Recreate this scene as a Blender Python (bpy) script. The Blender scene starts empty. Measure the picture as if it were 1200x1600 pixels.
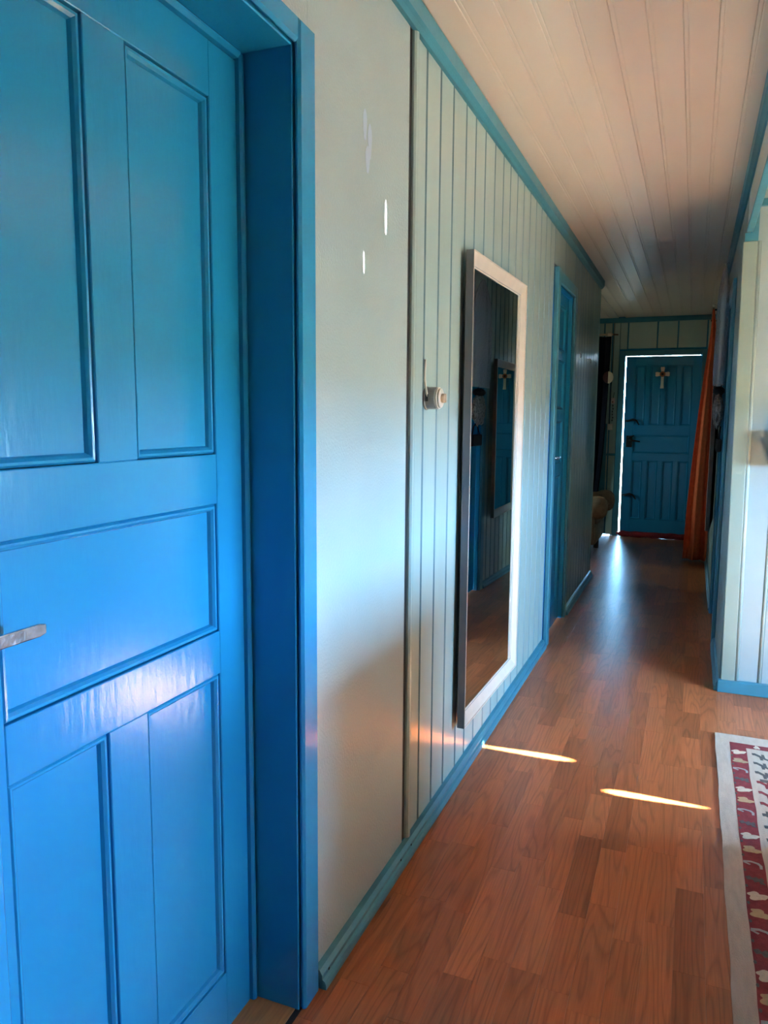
import bpy, bmesh, math, random
from mathutils import Vector, Matrix
random.seed(7)
sc = bpy.context.scene
col = sc.collection

# ------------------------------------------------------------------ camera
YAW, PIT, ROL, FPX = 0.3824, 0.1250, 0.0071, 1193.5
cam_d = bpy.data.cameras.new('camera'); cam = bpy.data.objects.new('camera', cam_d); col.objects.link(cam)
cam.location = (0.766, 0.0, 1.35)
fwd = Vector((-math.sin(YAW)*math.cos(PIT), math.cos(YAW)*math.cos(PIT), -math.sin(PIT)))
rgt = Vector((math.cos(YAW), math.sin(YAW), 0)); upv = rgt.cross(fwd)
r2 = rgt*math.cos(ROL) + upv*math.sin(ROL); u2 = -rgt*math.sin(ROL) + upv*math.cos(ROL)
cam.rotation_euler = Matrix((r2, u2, -fwd)).transposed().to_euler()
cam_d.sensor_fit = 'VERTICAL'; cam_d.sensor_height = 36.0; cam_d.lens = FPX/1600*36.0
cam_d.clip_start = 0.02
sc.camera = cam

# ------------------------------------------------------------------ sky, sun, portals, exposure
SKY = (0.27, 0.60, 1.0); SKY_STR = 84.0
SUN_STR = 340.0; SUN_COL = (1.0, 0.78, 0.54)
SUN_TAN = 0.70; SUN_DY = 0.06                 # travel direction (-1, -SUN_DY, -SUN_TAN)
w = bpy.data.worlds.new('sky'); sc.world = w; w.use_nodes = True
bgn = w.node_tree.nodes['Background']; bgn.inputs[0].default_value = (*SKY, 1); bgn.inputs[1].default_value = SKY_STR
sun_d = bpy.data.lights.new('sun', 'SUN'); sun = bpy.data.objects.new('sun', sun_d); col.objects.link(sun)
sun_d.energy = SUN_STR; sun_d.color = SUN_COL; sun_d.angle = 0.0085
sun.location = (8, 3, 5)
sun.rotation_euler = Vector((-1, -SUN_DY, -SUN_TAN)).to_track_quat('-Z', 'Y').to_euler()
WX = 3.20                                      # window wall of the side room
WIN = (1.45, 3.26, 0.84, 2.34)                  # y0 y1 z0 z1 of its opening
BLIND_Z = 1.37                                 # lower edge of its blind
ALC = (7.1, 7.70, 1.20, 1.75)                     # window of the alcove
def portal(name, loc, rot, sx, sy):
    d = bpy.data.lights.new(name, 'AREA'); d.shape = 'RECTANGLE'; d.size = sx; d.size_y = sy
    d.cycles.is_portal = True
    o = bpy.data.objects.new(name, d); col.objects.link(o); o.location = loc; o.rotation_euler = rot
portal('window_portal', (WX+.06, (WIN[0]+WIN[1])/2, (WIN[2]+BLIND_Z)/2), (0, math.radians(90), 0), BLIND_Z-WIN[2], WIN[1]-WIN[0])
portal('window_portal', (-2.26, (ALC[0]+ALC[1])/2, (ALC[2]+ALC[3])/2), (0, math.radians(-90), 0), ALC[3]-ALC[2], ALC[1]-ALC[0])
# two added spot lamps without fixtures imitate sun glints on the smooth wall
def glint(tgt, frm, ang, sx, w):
    d = bpy.data.lights.new('added_glint_spot', 'SPOT'); d.energy = w; d.color = (1, .95, .88); d.spot_size = ang; d.spot_blend = .25; d.shadow_soft_size = .001
    o = bpy.data.objects.new('added_glint_spot', d); col.objects.link(o); o.location = frm
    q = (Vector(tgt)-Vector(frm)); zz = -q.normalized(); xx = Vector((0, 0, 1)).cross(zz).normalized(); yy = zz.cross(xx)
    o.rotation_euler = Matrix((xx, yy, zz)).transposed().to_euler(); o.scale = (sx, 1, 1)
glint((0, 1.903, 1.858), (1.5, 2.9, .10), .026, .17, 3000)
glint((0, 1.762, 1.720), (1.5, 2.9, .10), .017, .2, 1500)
vs = sc.view_settings
vs.view_transform = 'Standard'; vs.look = 'None'; vs.gamma = 1.0; vs.use_curve_mapping = False
vs.exposure = 0.97

# ------------------------------------------------------------------ materials
def srgb(r, g, b):
    f = lambda c: (c/255/12.92) if c/255 <= .04045 else ((c/255+.055)/1.055)**2.4
    return (f(r), f(g), f(b))
def N(nt, t, **kw):
    n = nt.nodes.new(t)
    for k, v in kw.items():
        if k.startswith('i_'):
            key = k[2:]; key = int(key) if key.isdigit() else key
            n.inputs[key].default_value = v
        else: setattr(n, k, v)
    return n
MATS = {}
def mat(name, c, rough=.5, metal=0., var=.06, vscale=6., stretch=(1, 1, 1), bump=.0, bscale=40., bstretch=(1, 1, 1), rvar=.0, spec=.5, rnd=0.):
    m = bpy.data.materials.new(name); m.use_nodes = True; nt = m.node_tree; L = nt.links
    p = nt.nodes['Principled BSDF']
    p.inputs['Roughness'].default_value = rough; p.inputs['Metallic'].default_value = metal
    p.inputs['Specular IOR Level'].default_value = spec
    tc = N(nt, 'ShaderNodeNewGeometry')
    mp = N(nt, 'ShaderNodeMapping'); mp.inputs['Scale'].default_value = stretch
    L.new(tc.outputs['Position'], mp.inputs['Vector'])
    nz = N(nt, 'ShaderNodeTexNoise'); nz.inputs['Scale'].default_value = vscale; nz.inputs['Detail'].default_value = 2
    L.new(mp.outputs[0], nz.inputs['Vector'])
    mr = N(nt, 'ShaderNodeMapRange'); mr.inputs['From Min'].default_value = .3; mr.inputs['From Max'].default_value = .7
    mr.inputs['To Min'].default_value = 1-var; mr.inputs['To Max'].default_value = 1+var
    L.new(nz.outputs['Fac'], mr.inputs['Value'])
    val = mr.outputs[0]
    if rnd:
        oi = N(nt, 'ShaderNodeObjectInfo')
        m2 = N(nt, 'ShaderNodeMapRange'); m2.inputs['To Min'].default_value = 1-rnd; m2.inputs['To Max'].default_value = 1+rnd
        L.new(oi.outputs['Random'], m2.inputs['Value'])
        mu = N(nt, 'ShaderNodeMath', operation='MULTIPLY'); L.new(val, mu.inputs[0]); L.new(m2.outputs[0], mu.inputs[1]); val = mu.outputs[0]
    vm = N(nt, 'ShaderNodeVectorMath', operation='SCALE'); vm.inputs[0].default_value = c
    L.new(val, vm.inputs['Scale']); L.new(vm.outputs[0], p.inputs['Base Color'])
    if rvar:
        m3 = N(nt, 'ShaderNodeMapRange'); m3.inputs['From Min'].default_value = .3; m3.inputs['From Max'].default_value = .7
        m3.inputs['To Min'].default_value = rough-rvar; m3.inputs['To Max'].default_value = rough+rvar
        L.new(nz.outputs['Fac'], m3.inputs['Value']); L.new(m3.outputs[0], p.inputs['Roughness'])
    if bump:
        mb = N(nt, 'ShaderNodeMapping'); mb.inputs['Scale'].default_value = bstretch
        L.new(tc.outputs['Position'], mb.inputs['Vector'])
        nb = N(nt, 'ShaderNodeTexNoise'); nb.inputs['Scale'].default_value = bscale; nb.inputs['Detail'].default_value = 3
        L.new(mb.outputs[0], nb.inputs['Vector'])
        b = N(nt, 'ShaderNodeBump'); b.inputs['Strength'].default_value = bump; b.inputs['Distance'].default_value = .004
        L.new(nb.outputs['Fac'], b.inputs['Height']); L.new(b.outputs[0], p.inputs['Normal'])
    MATS[name] = m
    return m

BLUE = mat('blue_gloss_paint', (.012, .225, .435), .20, var=.03, vscale=2.5, bump=.16, bscale=70, bstretch=(1, 1, .22))
TEAL = mat('teal_trim_paint', (.042, .205, .280), .36, var=.10, vscale=9, bump=.15, bscale=30)
PALE = mat('pale_green_paint', (.385, .482, .450), .26, var=.05, vscale=5, stretch=(1, 1, .25), bump=.12, bscale=60, bstretch=(1, 1, .12), rnd=.04)
PALE2 = mat('pale_smooth_paint', (.415, .490, .478), .30, var=.05, vscale=3, bump=.38, bscale=150)
CEIL = mat('cream_ceiling_paint', (.92, .73, .58), .38, var=.04, vscale=6, stretch=(1, .2, 1), bump=.12, bscale=30, bstretch=(1, .1, 1), rnd=.03)
PLAIN = mat('plain_room_paint', (.30, .33, .31), .7)
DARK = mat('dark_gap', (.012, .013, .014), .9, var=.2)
WHITEWOOD = mat('white_mirror_frame', (.64, .54, .45), .35, var=.04, vscale=20, bump=.1, bscale=60)
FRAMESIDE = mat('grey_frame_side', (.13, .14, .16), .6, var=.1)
CREAM = mat('cream_plastic', (.72, .63, .52), .4, var=.03)
GREYP = mat('grey_plastic', (.21, .205, .195), .5, var=.04)
KNOB = mat('tan_plastic', (.60, .44, .30), .4, var=.03)
CHROME = mat('worn_chrome', (.55, .53, .55), .22, 1.0, var=.25, vscale=60, bump=.2, bscale=120)
IRON = mat('dark_iron', (.02, .022, .025), .5, .6, var=.2)
BONE = mat('bone_white', (.74, .70, .62), .6, var=.06)
RUST = mat('rust_medallion', (.30, .12, .05), .5)
ORANGE = mat('orange_cloth', (.80, .150, .055), .85, var=.08, vscale=30, bump=.2, bscale=400, spec=.2)
NAVY = mat('navy_cloth', (.008, .009, .018), .9, var=.15, spec=.15)
RED = mat('red_cloth', (.22, .02, .025), .9, var=.2, vscale=30, bump=.2, bscale=200, spec=.15)
BROWN = mat('brown_upholstery', (.30, .18, .115), .85, var=.15, vscale=25, bump=.3, bscale=150, spec=.2)
DKWOOD = mat('dark_wood', (.07, .035, .02), .4, var=.2, vscale=12)
FUR = mat('grey_fur', (.32, .28, .25), .95, var=.5, vscale=60, bump=.9, bscale=120, spec=.1)
BLACK = mat('black_fabric', (.012, .013, .016), .8, var=.2)
BLACKP = mat('black_plastic', (.02, .02, .022), .45)
MAROON = mat('maroon_paint', (.05, .008, .010), .5)
PINK = mat('pale_pink_card', (.70, .52, .50), .6)
PINE = mat('pine_threshold', (.42, .185, .06), .4, var=.16, vscale=10, stretch=(14, 1.2, 1))
BEIGE = mat('beige_wool', (.52, .41, .33), .95, var=.08, vscale=70, stretch=(1, .2, 1), bump=.8, bscale=500, bstretch=(1, .35, 1), spec=.1)
RUGRED = mat('red_wool', (.235, .045, .05), .95, var=.14, vscale=60, bump=.8, bscale=500, bstretch=(1, .35, 1), spec=.1)
WCREAM = mat('cream_wool', (.60, .49, .37), .95, var=.1, vscale=80, bump=.6, bscale=500, spec=.1)
WTAN = mat('tan_wool', (.44, .31, .18), .95, var=.1, vscale=80, bump=.6, bscale=500, spec=.1)
WGREY = mat('grey_wool', (.11, .10, .095), .95, var=.15, vscale=80, bump=.6, bscale=500, spec=.1)
WPALE = mat('pale_grey_wool', (.36, .35, .33), .95, var=.1, vscale=80, bump=.6, bscale=500, spec=.1)
GROUND = mat('yard_ground', (.15, .14, .095), .95, var=.3, vscale=1.5)
CHIP = mat('pale_blue_undercoat', (.52, .59, .69), .5, var=.05)

def mirror_mat():
    m = bpy.data.materials.new('mirror_glass'); m.use_nodes = True; p = m.node_tree.nodes['Principled BSDF']
    p.inputs['Base Color'].default_value = (.80, .83, .82, 1); p.inputs['Metallic'].default_value = 1; p.inputs['Roughness'].default_value = 0.0
    return m
MIRROR = mirror_mat()
def glass_like(name, tint, fac, rough, bump=0):
    m = bpy.data.materials.new(name); m.use_nodes = True; nt = m.node_tree; nt.nodes.clear()
    o = N(nt, 'ShaderNodeOutputMaterial'); mx = N(nt, 'ShaderNodeMixShader'); mx.inputs[0].default_value = fac
    t = N(nt, 'ShaderNodeBsdfTransparent'); t.inputs[0].default_value = (*tint, 1)
    g = N(nt, 'ShaderNodeBsdfPrincipled'); g.inputs['Base Color'].default_value = (.75, .76, .78, 1); g.inputs['Roughness'].default_value = rough
    if bump:
        nb = N(nt, 'ShaderNodeTexNoise'); nb.inputs['Scale'].default_value = 60
        ge = N(nt, 'ShaderNodeNewGeometry'); nt.links.new(ge.outputs['Position'], nb.inputs['Vector'])
        b = N(nt, 'ShaderNodeBump'); b.inputs['Strength'].default_value = bump; b.inputs['Distance'].default_value = .01
        nt.links.new(nb.outputs['Fac'], b.inputs['Height']); nt.links.new(b.outputs[0], g.inputs['Normal'])
    nt.links.new(t.outputs[0], mx.inputs[1]); nt.links.new(g.outputs[0], mx.inputs[2]); nt.links.new(mx.outputs[0], o.inputs[0])
    return m
GLASS = glass_like('window_glass', (.96, .98, .98), .05, .02)
FILM = glass_like('clear_film', (.9, .92, .94), .52, .15, 1.0)

def floor_mat():
    m = bpy.data.materials.new('oak_laminate'); m.use_nodes = True; nt = m.node_tree; L = nt.links
    p = nt.nodes['Principled BSDF']
    ge = N(nt, 'ShaderNodeNewGeometry'); oi = N(nt, 'ShaderNodeObjectInfo')
    cmb = N(nt, 'ShaderNodeCombineXYZ')
    for k, s in ((0, 37.0), (1, 91.0), (2, 13.0)):
        mm = N(nt, 'ShaderNodeMath', operation='MULTIPLY'); mm.inputs[1].default_value = s
        L.new(oi.outputs['Random'], mm.inputs[0]); L.new(mm.outputs[0], cmb.inputs[k])
    ad = N(nt, 'ShaderNodeVectorMath', operation='ADD'); L.new(ge.outputs['Position'], ad.inputs[0]); L.new(cmb.outputs[0], ad.inputs[1])
    # cathedral figure: contour lines of a stretched noise field
    mp = N(nt, 'ShaderNodeMapping'); mp.inputs['Scale'].default_value = (13, 1.0, 1); L.new(ad.outputs[0], mp.inputs['Vector'])
    n1 = N(nt, 'ShaderNodeTexNoise'); n1.inputs['Scale'].default_value = 1.0; n1.inputs['Detail'].default_value = 1.5; n1.inputs['Roughness'].default_value = .35
    L.new(mp.outputs[0], n1.inputs['Vector'])
    k1 = N(nt, 'ShaderNodeMath', operation='MULTIPLY'); k1.inputs[1].default_value = 13.0; L.new(n1.outputs['Fac'], k1.inputs[0])
    fr = N(nt, 'ShaderNodeMath', operation='FRACT'); L.new(k1.outputs[0], fr.inputs[0])
    ramp = N(nt, 'ShaderNodeValToRGB'); cr = ramp.color_ramp
    cr.elements[0].position = 0; cr.elements[0].color = (.70, .70, .70, 1)
    cr.elements[1].position = .30; cr.elements[1].color = (1, 1, 1, 1)
    e = cr.elements.new(.85); e.color = (.95, .95, .95, 1)
    e = cr.elements.new(1.0); e.color = (.72, .72, .72, 1)
    L.new(fr.outputs[0], ramp.inputs[0])
    mp2 = N(nt, 'ShaderNodeMapping'); mp2.inputs['Scale'].default_value = (260, 9, 1); L.new(ad.outputs[0], mp2.inputs['Vector'])
    n2 = N(nt, 'ShaderNodeTexNoise'); n2.inputs['Scale'].default_value = 1.0; n2.inputs['Detail'].default_value = 2; L.new(mp2.outputs[0], n2.inputs['Vector'])
    m2 = N(nt, 'ShaderNodeMapRange'); m2.inputs['From Min'].default_value = .3; m2.inputs['From Max'].default_value = .7
    m2.inputs['To Min'].default_value = .86; m2.inputs['To Max'].default_value = 1.10; L.new(n2.outputs['Fac'], m2.inputs['Value'])
    m3 = N(nt, 'ShaderNodeMapRange'); m3.inputs['To Min'].default_value = .74; m3.inputs['To Max'].default_value = 1.18; L.new(oi.outputs['Random'], m3.inputs['Value'])
    a = N(nt, 'ShaderNodeMath', operation='MULTIPLY'); L.new(m2.outputs[0], a.inputs[0]); L.new(m3.outputs[0], a.inputs[1])
    b = N(nt, 'ShaderNodeMath', operation='MULTIPLY'); L.new(a.outputs[0], b.inputs[0]); L.new(ramp.outputs[0], b.inputs[1])
    vm = N(nt, 'ShaderNodeVectorMath', operation='SCALE'); vm.inputs[0].default_value = (.45, .138, .052); L.new(b.outputs[0], vm.inputs['Scale'])
    L.new(vm.outputs[0], p.inputs['Base Color'])
    p.inputs['Roughness'].default_value = .30; p.inputs['Specular IOR Level'].default_value = .32
    bp = N(nt, 'ShaderNodeBump'); bp.inputs['Strength'].default_value = .08; bp.inputs['Distance'].default_value = .002
    L.new(n2.outputs['Fac'], bp.inputs['Height']); L.new(bp.outputs[0], p.inputs['Normal'])
    return m
FLOOR = floor_mat()

# ------------------------------------------------------------------ builders
def tag(o, label=None, cat=None, group=None, kind=None):
    if label: o['label'] = label
    if cat: o['category'] = cat
    if group: o['group'] = group
    if kind: o['kind'] = kind
    return o
def wloc(p): return p.location if p is not None and p.parent is None else Vector((0, 0, 0))
def link(name, me, m, parent=None, smooth=False):
    if m is not None and len(me.materials) == 0: me.materials.append(m)
    o = bpy.data.objects.new(name, me); col.objects.link(o)
    if smooth:
        for f in me.polygons: f.use_smooth = True
    if parent is not None: o.parent = parent
    return o
def empty(name, loc=(0, 0, 0), rz=0):
    o = bpy.data.objects.new(name, None); col.objects.link(o); o.location = loc; o.rotation_euler = (0, 0, rz); o.empty_display_size = .05
    return o
class G:
    """collects geometry of one mesh (coordinates in the parent's local frame)"""
    def __init__(s): s.v = []; s.f = []
    def add(s, vs_, fs): b = len(s.v); s.v += [tuple(v) for v in vs_]; s.f += [tuple(i+b for i in f) for f in fs]; return s
    def box(s, x0, x1, y0, y1, z0, z1):
        return s.add([(x0, y0, z0), (x1, y0, z0), (x1, y1, z0), (x0, y1, z0), (x0, y0, z1), (x1, y0, z1), (x1, y1, z1), (x0, y1, z1)],
                     [(0, 3, 2, 1), (4, 5, 6, 7), (0, 1, 5, 4), (1, 2, 6, 5), (2, 3, 7, 6), (3, 0, 4, 7)])
    def prism(s, pts, ext):
        n = len(pts); e = Vector(ext); a = [Vector(p) for p in pts]
        return s.add(a+[p+e for p in a], [tuple(range(n))[::-1], tuple(range(n, 2*n))]+[(i, (i+1) % n, n+(i+1) % n, n+i) for i in range(n)])
    def lathe(s, prof, origin, axis, seg=20):
        """prof: (radius, height) list along axis"""
        ax = Vector(axis).normalized(); t = Vector((0, 0, 1)) if abs(ax.z) < .9 else Vector((1, 0, 0))
        u = ax.cross(t).normalized(); v = ax.cross(u); O = Vector(origin); vs_ = []; fs = []
        for r, h in prof:
            for k in range(seg):
                a = 2*math.pi*k/seg; vs_.append(O+ax*h+(u*math.cos(a)+v*math.sin(a))*r)
        for i in range(len(prof)-1):
            for k in range(seg):
                fs.append((i*seg+k, i*seg+(k+1) % seg, (i+1)*seg+(k+1) % seg, (i+1)*seg+k))
        fs.append(tuple(range(seg))[::-1]); fs.append(tuple(range((len(prof)-1)*seg, len(prof)*seg)))
        return s.add(vs_, fs)
    def tube(s, path, r, seg=8):
        P = [Vector(p) for p in path]; vs_ = []; fs = []
        for i, p in enumerate(P):
            d = (P[min(i+1, len(P)-1)]-P[max(i-1, 0)]).normalized(); t = Vector((0, 0, 1)) if abs(d.z) < .9 else Vector((1, 0, 0))
            u = d.cross(t).normalized(); v = d.cross(u); rr = r[i] if isinstance(r, (list, tuple)) else r
            for k in range(seg): a = 2*math.pi*k/seg; vs_.append(p+(u*math.cos(a)+v*math.sin(a))*rr)
        for i in range(len(P)-1):
            for k in range(seg): fs.append((i*seg+k, i*seg+(k+1) % seg, (i+1)*seg+(k+1) % seg, (i+1)*seg+k))
        fs.append(tuple(range(seg))[::-1]); fs.append(tuple(range((len(P)-1)*seg, len(P)*seg)))
        return s.add(vs_, fs)
    def build(s, name, m, parent=None, bevel=0, seg=1, smooth=False, off=None):
        me = bpy.data.meshes.new(name)
        vv = s.v if off is None else [(a-off[0], b-off[1], c-off[2]) for a, b, c in s.v]
        me.from_pydata(vv, [], s.f)
        bm = bmesh.new(); bm.from_mesh(me)
        bmesh.ops.recalc_face_normals(bm, faces=bm.faces)
        if bevel: bmesh.ops.bevel(bm, geom=list(bm.edges), offset=bevel, segments=seg, affect='EDGES', profile=.5)
        bm.to_mesh(me); bm.free(); me.update()
        return link(name, me, m, parent, smooth)
def box(name, m, x0, x1, y0, y1, z0, z1, parent=None, bevel=0, seg=1, off=None):
    return G().box(x0, x1, y0, y1, z0, z1).build(name, m, parent, bevel, seg, off=off)
def struct(o): o['kind'] = 'structure'; return o

CZ = 2.455            # corridor ceiling height
XR = 0.950            # right corridor wall plane
YE = 9.085            # end wall plane
YR = 4.050            # end of the open side room
YL = 6.620            # where the left corridor wall stops

POST = mat('shaded_green_post_paint', (.235, .315, .275), .35, var=.05, vscale=4, bump=.1, bscale=60)  # pale paint darkened here to carry the weaker light on the post
ROOMP = mat('shaded_room_board_paint', (.29, .38, .39), .35, var=.05, vscale=4, bump=.1, bscale=60, rnd=.04)  # board colour lowered to stand for the dimmer light on this wall
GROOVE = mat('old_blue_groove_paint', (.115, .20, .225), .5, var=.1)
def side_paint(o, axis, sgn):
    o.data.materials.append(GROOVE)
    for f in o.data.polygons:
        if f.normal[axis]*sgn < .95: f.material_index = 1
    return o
# ------------------------------------------------------------------ floor: base slab + strips
floor = struct(tag(box('floor', FLOOR, -2.3, WX+.1, -2.3, YE+.15, -.10, -.004), 'reddish oak laminate floor of staggered strips running down the corridor', 'floor'))
SW = .0745
strip_mesh = {}
def strip(l):
    if l not in strip_mesh:
        g = .0002; me = bpy.data.meshes.new('plank')
        q = G().box(-SW/2+g, SW/2-g, -l/2+g, l/2-g, -.004, 0); me.from_pydata(q.v, [], q.f); me.materials.append(FLOOR); strip_mesh[l] = me
    return strip_mesh[l]
cells = []
x = .863 - SW*12
while x < 1.45:
    y = .9 + random.random()*.4
    while y < YE-.1:
        l = random.choice((.30, .36, .42, .48))
        if y > 5.6: l = random.choice((.42, .48, .60))
        l = min(l, round(YE-.02-y, 3))
        cells.append((x+SW/2, y+l/2, l)); y += l
    x += SW
# the strips that show largest become parts, the far rest one joined part
def seen(c): return -.02 < c[0] < 1.30 and c[1] > 1.35 and not (c[0] > 1.02 and c[1] > 4.1) and not (c[0] > 1.0 and c[1] < 3.4) and not (c[0] < .2 and c[1] < 1.6)
vis = sorted([c for c in cells if seen(c)], key=lambda c: c[1])[:295]
vset = set(vis)
for c in vis:
    o = link('plank', strip(c[2]), None, floor); o.location = (c[0], c[1], 0)
rest = G()
for c in cells:
    if c not in vset and c[0] > -.03: rest.box(c[0]-SW/2+.0005, c[0]+SW/2-.0005, c[1]-c[2]/2+.0005, c[1]+c[2]/2-.0005, -.004, 0)
for xx in range(-29, 0):
    rest.box(.863-SW*12+xx*SW+.0005, .863-SW*12+(xx+1)*SW-.0005, YL-.1, YE-.02, -.004, 0)
for k in range(22):
    xa = 1.45+.012+k*SW
    rest.box(xa, xa+SW-.001, -2.2, YR, -.004, 0)
rest.box(-.03, 1.45, -2.2, .9, -.004, 0)
tag(rest.build('plank_field', FLOOR, floor), kind='stuff')

# ------------------------------------------------------------------ left wall
g = G()
for y0, y1, z0 in ((-2.3, .63, 0), (.63, 1.42, 2.085), (1.42, 4.47, 0), (4.47, 5.17, 2.13), (5.17, YL, 0)):
    g.box(-.16, -.014, y0, y1, z0, 2.6)
wall_left = struct(tag(g.build('wall_left', BLUE), 'corridor wall of pale green boards with a smooth panel beside the blue door', 'wall'))
box('wall_panel', PALE2, -.014, 0, 1.47, 2.072, .02, CZ, wall_left, .003, 2)
box('wall_panel', PALE2, -.014, 0, -2.2, .60, .02, CZ, wall_left)
box('wall_panel', PALE2, -.014, 0, .60, 1.47, 2.12, CZ, wall_left)
box('gap_shade_strip', DARK, -.0145, -.0025, 2.074, 2.0935, .05, CZ-.06, wall_left)  # dark strip set almost flush, standing in for the gap's shade
# rounded batten right of the gap
pr = [(-.012, 2.094, 0), (.004, 2.094, 0), (.010, 2.099, 0), (.012, 2.106, 0), (.011, 2.114, 0), (.004, 2.121, 0), (-.012, 2.121, 0)]
pr = [(a, b, .05) for a, b, c in pr]
G().prism(pr, (0, 0, CZ-.05)).build('batten', PALE, wall_left)
def wall_plank(y0, y1, z0, z1, x0=-.013, x1=0., ch=.004, parent=None, m=None):
    p = [(x0, y0, z0), (x1-ch, y0, z0), (x1, y0+ch, z0), (x1, y1-ch, z0), (x1-ch, y1, z0), (x0, y1, z0)]
    return side_paint(G().prism(p, (0, 0, z1-z0)).build('plank', m or PALE, parent), 0, 1)
gy = [2.123, 2.216, 2.347, 2.480, 2.630, 2.751, 2.886, 3.034, 3.175, 3.302, 3.440, 3.577, 3.722, 3.870, 4.010, 4.150, 4.290, 4.420]
for a, b in zip(gy, gy[1:]): wall_plank(a+.004, b-.004, .03, CZ, parent=wall_left)
wall_plank(4.425, 4.800, 2.20, CZ, parent=wall_left); wall_plank(4.81, 5.215, 2.20, CZ, parent=wall_left)
y = 5.22
while y < YL-.02:
    wall_plank(y+.004, min(y+.138, YL)-.004, .03, CZ, parent=wall_left); y += .14
box('corner_board', PALE, -.17, .004, YL-.002, YL+.016, 0, CZ, wall_left, .003)
# paint chips where an undercoat shows
for (yy, zz, sy, sz) in ((1.765, 2.040, .011, .036), (1.795, 2.010, .012, .042), (1.782, 1.965, .013, .032)):
    pts = [(-.0005, yy+sy*math.cos(a)*(1+.15*math.sin(3*a)), zz+sz*math.sin(a)) for a in [k*math.pi/8 for k in range(16)]]
    G().prism(pts, (.0011, 0, 0)).build('paint_chip', CHIP, wall_left)
for yy in (5.434, 5.98, 6.30):
    G().tube([(-.002, yy, 1.785), (.018, yy, 1.785), (.024, yy, 1.775), (.022, yy, 1.755)], .004, 8).build('hook', CHROME, wall_left, smooth=True)
# baseboard and cornice: stepped mouldings
def moulding(name, prof, y0, y1, m):
    return G().prism([(a, y0, b) for a, b in prof], (0, y1-y0, 0)).build(name, m)
bbp = [(0, 0), (.030, 0), (.030, .012), (.026, .020), (.020, .024), (.020, .034), (.013, .046), (0, .050)]
bb1 = struct(tag(moulding('baseboard_left', bbp, 1.485, 4.41, TEAL), 'blue stepped baseboard under the smooth panel and the mirror', 'baseboard'))
bb2 = struct(tag(moulding('baseboard_corridor', bbp, 5.225, YL+.015, TEAL), 'dark blue baseboard past the second corridor door', 'baseboard'))
for yy in (1.52, 2.01, 2.10): G().lathe([(.0035, -.001), (.0035, .0012)], (.020, yy, .029), (1, 0, 0), 8).build('nail', DARK, bb1)
cnp = [(0, 0), (.012, 0), (.020, .010), (.028, .018), (.030, .062), (0, .062)]
struct(tag(moulding('trim_1', [(a, CZ-.062+b) for a, b in cnp], 1.30, YL+.01, TEAL), 'blue cornice between the board wall and the cream ceiling', 'trim'))

# ------------------------------------------------------------------ ceiling
ceil = struct(tag(box('ceiling', CEIL, -2.3, WX+.1, -2.3, YE+.15, CZ+.012, 2.62), 'cream painted board ceiling with beaded seams', 'ceiling'))
seams = [.0175+.0945*k for k in range(-9, 11)]
for i, a in enumerate(seams[:-1]):
    b = seams[i+1]
    if a >= 0: ys = sorted([-1.0, 5.05+((i*37) % 5)*.09, YE+.05])
    elif b > 0: ys = [-1.0, YE+.05]
    else: ys = [YL+.02, YE+.05]
    for y0, y1 in zip(ys, ys[1:]):
        c = .002; z = CZ
        a2, b2 = max(a, -9)+.0005, min(b, .96 if b > .95 else b)-.0005
        if b > .958: b2 = .960
        if y0 < 0 and a < 0: a2 = .0
        # board with a bead along its edge
        p = [(a2, y0+.0006, z+.013), (a2, y0+.0006, z+c), (a2+.002, y0+.0006, z+.0005), (a2+.009, y0+.0006, z+.0005), (a2+.012, y0+.0006, z+c), (a2+.015, y0+.0006, z), (b2-c, y0+.0006, z), (b2, y0+.0006, z+c), (b2, y0+.0006, z+.013)]
        G().prism(p, (0, y1-y0-.0012, 0)).build('board', CEIL, ceil)

# ------------------------------------------------------------------ right side: wall, opening header, side room
g = G(); g.box(XR+.012, XR+.10, YR+.012, 4.93, 0, 2.6).box(XR+.012, XR+.10, 4.93, 5.68, 2.09, 2.6).box(XR+.012, XR+.10, 5.68, YE+.1, 0, 2.6)
wall_right = struct(tag(g.build('wall_right', BLUE), 'shaded corridor wall of pale boards opposite the long mirror', 'wall'))
def rplank(y0, y1, z0, z1):
    c = .004; p = [(XR+.013, y0, z0), (XR+c, y0, z0), (XR, y0+c, z0), (XR, y1-c, z0), (XR+c, y1, z0), (XR+.013, y1, z0)]
    side_paint(G().prism(p, (0, 0, z1-z0)).build('plank', PALE, wall_right), 0, -1)
for a, b in ((YR+.004, 4.18), (4.18, 4.31), (4.31, 4.44), (4.44, 4.57), (4.57, 4.70), (4.70, 4.86)): rplank(a+.003, b-.003, .03, CZ)
rplank(4.865, 5.32, 2.15, CZ); rplank(5.33, 5.745, 2.15, CZ)
y = 5.75
while y < YE-.02: rplank(y+.004, min(y+.116, YE)-.004, .03, CZ); y += .12
struct(tag(moulding('baseboard_right', [(XR-a*.8, b) for a, b in bbp], YR-.012, 4.86, TEAL), 'blue baseboard of the right corridor wall by the corner', 'baseboard'))
struct(tag(moulding('baseboard_passage', [(XR-a*.8, b) for a, b in bbp], 5.755, YE, TEAL), 'dark blue baseboard under the small corridor mirror', 'baseboard'))
struct(tag(moulding('trim_2', [(XR+.004-a, CZ-.066+b*1.06) for a, b in cnp], -1.0, YE, TEAL), 'blue cornice on the shaded right side of the ceiling', 'trim'))
# header over the wide opening
hd = struct(tag(box('wall_header', PALE2, XR, XR+.022, -2.2, YR+.012, 2.216, 2.6), 'pale header above the wide opening to the side room', 'wall'))
struct(tag(box('trim_3', TEAL, XR-.006, XR+.024, -2.2, YR-.02, 2.205, 2.216, None, .003), 'blue lining board under the pale header', 'trim'))
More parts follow.
